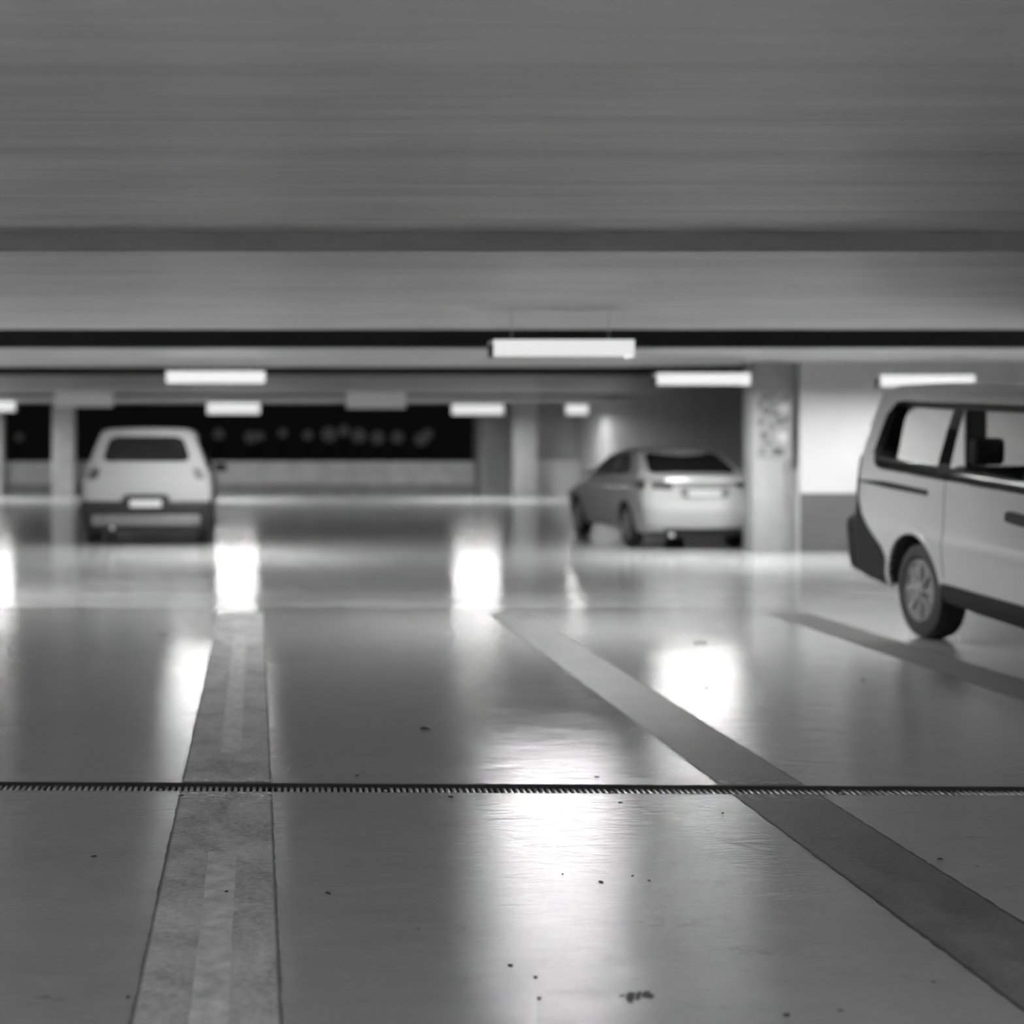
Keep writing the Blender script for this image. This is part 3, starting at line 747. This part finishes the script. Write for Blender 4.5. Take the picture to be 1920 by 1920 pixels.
# ---- old hatchback seen from behind
def build_hatch():
    root = thing('hatchback', 'white boxy hatchback with a black bumper parked with its rear towards us', 'car', (-1.478, 20.0, 0), 0)
    L = 3.85
    hwt = [(0.2, .80), (0.45, .87), (0.75, .885), (0.93, .872), (1.0, .84)]
    ryt = [(0.2, .08), (0.55, .05), (0.62, .07), (0.9, .10), (1.05, .16)]
    fyt = [(0.2, -.15), (0.5, 0), (0.7, -.05), (1.05, -.2)]
    def hw(z): return sm(hwt, z, 0.02)
    def topz(y): return interp([(0, 1.0), (2.5, 0.98), (2.9, 0.95), (3.85, 0.78)], y)
    def ryf(z, u): return sm(ryt, z, 0.03)+0.05*u*u
    def fn(u, v, w):
        y0 = v*L; zt = topz(y0); z = 0.20+(zt-0.20)*w
        yr = ryf(z, u); yf = L+sm(fyt, z, 0.03)-0.12*u*u
        return Vector((u*hw(z)*(1-0.06*max(0, (y0-3.0))), yr+(yf-yr)*v, z))
    mats = [M['car_white'], M['well']]
    body = obj('body', hull_bm(fn, 14, 40, 20, 0.12, 0.05, 0.12), mats, root, smooth=32)
    for yy in (0.68, 3.05):
        for (a, b_) in ((-1.2, -0.55), (0.55, 1.2)):
            b = bmesh.new(); cyl_x(b, yy, 0.30, 0.335, a, b_); boolean(body, b, mats)
    # greenhouse
    ght = [(0.90, .855), (1.0, .835), (1.3, .725), (1.5, .64), (1.585, .60)]
    gry = [(0.90, .10), (0.98, .12), (1.12, .14), (1.53, .178), (1.585, .29)]
    gfy = [(0.90, 3.0), (1.0, 2.85), (1.5, 2.1), (1.585, 1.85)]
    def gh(z): return sm(ght, z, 0.02)
    def gr(z, u): return sm(gry, z, 0.03)+0.05*u*u
    def gfn(u, v, w):
        z = 0.90+(1.575-0.90)*w; yr = gr(z, u); yf = sm(gfy, z, 0.02)-0.15*u*u
        return Vector((u*gh(z), yr+(yf-yr)*v, z+0.02*(1-u*u)*w**5))
    obj('cabin', hull_bm(gfn, 14, 30, 18, 0.14, 0.06, 0.14), M['car_white'], root, smooth=32)
    rs = lambda x, z, off: Vector((x, gr(z, x/gh(z))-off, z))
    ss = lambda s: (lambda y, z, off: Vector((s*(gh(z)+off), y, z)))
    br = lambda x, z, off: Vector((x, ryf(z, x/hw(z))-off, z))
    patch('rear_window', rounded([(-0.60, 1.14), (0.60, 1.14), (0.49, 1.475), (-0.49, 1.475)], 0.10), rs, M['tint'], root, 0.005, 16, 18)
    for s in (1, -1):
        patch('side_window', rounded([(0.42, 1.05), (1.35, 1.02), (1.35, 1.46), (0.62, 1.46)], 0.05), ss(s), M['tint'], root, 0.005)
        patch('side_window', rounded([(1.42, 1.02), (2.55, 1.0), (2.0, 1.45), (1.42, 1.46)], 0.05), ss(s), M['tint'], root, 0.005)
        xs = sorted((s*0.66, s*0.80)); xt = sorted((s*0.62, s*0.74))
        patch('tail_lamp', rounded([(xs[0], 0.90), (xs[1], 0.90), (xt[1], 1.05), (xt[0], 1.05)], 0.02), rs, M['lamp_red'], root, 0.012, 8, 6)
        b = bmesh.new(); box(b, -0.09, 0.09, -0.05, 0.05, -0.06, 0.06, bev=0.03, seg=3)
        obj('wing_mirror', b, M['plastic'], root, smooth=40, loc=(s*0.95, 2.35, 1.02))
        make_wheel(root, s*0.76, 0.68, 0.29, 0.18, s, 1); make_wheel(root, s*0.76, 3.05, 0.29, 0.18, s, 1)
    def fb(u, v, w):
        z = 0.21+(0.605-0.21)*w; yr = ryf(z, u)-0.07+0.02*abs(u)**3; return Vector((u*(hw(z)+0.012), yr+0.22*v, z))
    bp = obj('rear_bumper', hull_bm(fb, 16, 4, 8, 0.1, 0.3, 0.2), M['plastic'], root, smooth=40)
    def fs(u, v, w):
        z = 0.275+(0.425-0.275)*w; return Vector((u*0.73, ryf(z, u)-0.115+0.08*v+0.03*w, z))
    o = obj('bumper_strip', hull_bm(fs, 12, 2, 4, 0.05, 0.4, 0.35), M['plastic_grey'], bp, smooth=40); o['label'] = 'bumper ledge bar coloured grey as if lit'  # paler grey stands in for light falling on the bumper ledge
    patch('plate_recess', rounded([(-0.36, 0.55), (0.36, 0.55), (0.29, 0.70), (-0.29, 0.70)], 0.05), br, M['plastic'], root, 0.085, 8, 12)
    patch('number_plate', [(-0.21, 0.525), (0.21, 0.525), (0.21, 0.63), (-0.21, 0.63)], br, M['plate'], root, 0.097, 3, 6)
    for s in (-1, 1):
        b = bmesh.new(); lathe(b, [(0, 0.03), (0.25, 0.03)], 16, 'y', (s*0.45, 0.02, 0.24))
        if s == -1: obj('exhaust_pipe', b, M['steel'], root, smooth=40)
        else: b.free()
    return root
build_hatch()

# ---- silver sedan
def build_sedan():
    root = thing('sedan', 'silver sedan parked beside the pillar with its rear and left side towards us', 'car', (5.79, 19.2, 0), math.radians(3.0))
    L = 4.15
    hwt = [(0.2, .74), (0.35, .79), (0.62, .815), (0.80, .80), (0.97, .74)]
    ryt = [(0.2, .12), (0.30, .03), (0.50, .0), (0.62, .03), (0.84, .05), (0.9, .04), (1.0, .10)]
    fyt = [(0.2, -.12), (0.45, 0), (0.65, -.05), (1.0, -.3)]
    def hw(z): return sm(hwt, z, 0.03)
    def topz(y): return interp([(0, .935), (0.5, .96), (1.0, .93), (2.6, .88), (3.0, .86), (3.6, .77), (4.15, .62)], y)
    def taper(y): return 1-0.13*max(0, 1-y/0.7)**2-0.10*max(0, (y-3.3)/0.85)**2
    def ryf(z, u): return sm(ryt, z, 0.03)+0.16*abs(u)**2.5
    def fn(u, v, w):
        y0 = v*L; zt = topz(y0); z = 0.20+(zt-0.20)*w
        yr = ryf(z, u); yf = L+sm(fyt, z, 0.03)-0.25*u*u
        y = yr+(yf-yr)*v
        return Vector((u*hw(z)*taper(y), y, z))
    mats = [M['car_silver'], M['well']]
    body = obj('body', hull_bm(fn, 16, 46, 20, 0.13, 0.05, 0.13), mats, root, smooth=32)
    for yy in (0.86, 3.3):
        for (a, b_) in ((-1.2, -0.5), (0.5, 1.2)):
            b = bmesh.new(); cyl_x(b, yy, 0.29, 0.335, a, b_); boolean(body, b, mats)
    ght = [(0.82, .745), (0.95, .72), (1.2, .60), (1.31, .53)]
    gry = [(0.82, .30), (0.97, .42), (1.02, .52), (1.25, 1.0), (1.31, 1.3)]
    gfy = [(0.82, 3.25), (0.9, 3.05), (1.25, 2.25), (1.31, 2.0)]
    def gh(z): return sm(ght, z, 0.02)
    def gr(z, u): return sm(gry, z, 0.015)+0.06*u*u
    def gfn(u, v, w):
        z = 0.82+(1.295-0.82)*w; yr = gr(z, u); yf = sm(gfy, z, 0.02)-0.15*u*u
        return Vector((u*gh(z), yr+(yf-yr)*v, z+0.03*(1-u*u)*w**4))
    obj('cabin', hull_bm(gfn, 14, 30, 16, 0.14, 0.06, 0.16), M['car_silver'], root, smooth=32)
    rs = lambda x, z, off: Vector((x, gr(z, x/gh(z))-off, z+0.6*off))
    ss = lambda s: (lambda y, z, off: Vector((s*(gh(z)+off), y, z)))
    br = lambda x, z, off: Vector((x, ryf(z, x/(hw(z)*0.9))-off, z))
    bs = lambda s: (lambda y, z, off: Vector((s*(hw(z)*taper(y)+off), y, z)))
    patch('rear_window', rounded([(-0.59, 0.99), (0.59, 0.99), (0.48, 1.25), (-0.48, 1.25)], 0.07), rs, M['tint'], root, 0.012, 16, 16)
    for s in (1, -1):
        patch('side_window', rounded([(0.98, 0.99), (1.62, 0.96), (1.66, 1.225), (1.30, 1.225)], 0.04), ss(s), M['tint'], root, 0.006)
        patch('side_window', rounded([(1.70, 0.96), (2.78, 0.94), (2.22, 1.22), (1.72, 1.23)], 0.04), ss(s), M['tint'], root, 0.006)
        patch('door_seam', [(1.655, 0.34), (1.663, 0.34), (1.668, 0.9), (1.660, 0.9)], bs(s), M['well'], root, 0.002, 10, 1)
        patch('door_handle', rounded([(1.25, 0.78), (1.45, 0.775), (1.45, 0.81), (1.25, 0.815)], 0.01), bs(s), M['car_silver'], root, 0.02, 4, 6)
        xs = sorted((s*0.42, s*0.66))
        patch('tail_lamp', rounded([(xs[0], 0.80 if s < 0 else 0.82), (xs[1], 0.78), (xs[1], 0.91), (xs[0], 0.90)], 0.02), br, M['lamp_red'], root, 0.012, 8, 8)
        patch('tail_lamp_wrap', rounded([(0.20, 0.79), (0.52, 0.82), (0.52, 0.89), (0.22, 0.90)], 0.02), bs(s), M['lamp_red'], root, 0.010, 6, 8)
        b = bmesh.new(); box(b, -0.08, 0.08, -0.05, 0.05, -0.05, 0.05, bev=0.03, seg=3)
        obj('wing_mirror', b, M['car_silver'], root, smooth=40, loc=(s*0.84, 2.55, 0.96))
        make_wheel(root, s*0.70, 0.86, 0.29, 0.185, s, 1); make_wheel(root, s*0.70, 3.3, 0.29, 0.185, s, 1)
        patch('head_lamp', rounded([(3.55, 0.55), (3.85, 0.52), (3.8, 0.66), (3.55, 0.70)], 0.03), bs(s), M['plate'], root, 0.006)
    patch('trunk_lip', rounded([(-0.52, 0.885), (0.52, 0.885), (0.5, 0.935), (-0.5, 0.935)], 0.02), br, M['car_silver'], root, 0.05, 6, 16)
    patch('plate_recess', rounded([(-0.30, 0.68), (0.30, 0.68), (0.33, 0.815), (-0.33, 0.815)], 0.03), br, M['plastic_grey'], root, 0.004, 6, 12)
    patch('number_plate', [(-0.22, 0.695), (0.22, 0.695), (0.22, 0.785), (-0.22, 0.785)], br, M['plate'], root, 0.012, 3, 6)
    def fb(u, v, w):
        z = 0.17+(0.30-0.17)*w; yr = ryf(z, u)-0.0; return Vector((u*(hw(z)*0.90+0.01), yr+0.25*v, z))
    obj('lower_valance', hull_bm(fb, 16, 4, 4, 0.1, 0.3, 0.3), M['plastic'], root, smooth=40)
    b = bmesh.new(); lathe(b, [(0, 0.028), (0.25, 0.028)], 16, 'y', (-0.42, 0.08, 0.2)); obj('exhaust_pipe', b, M['steel'], root, smooth=40)
    return root
build_sedan()
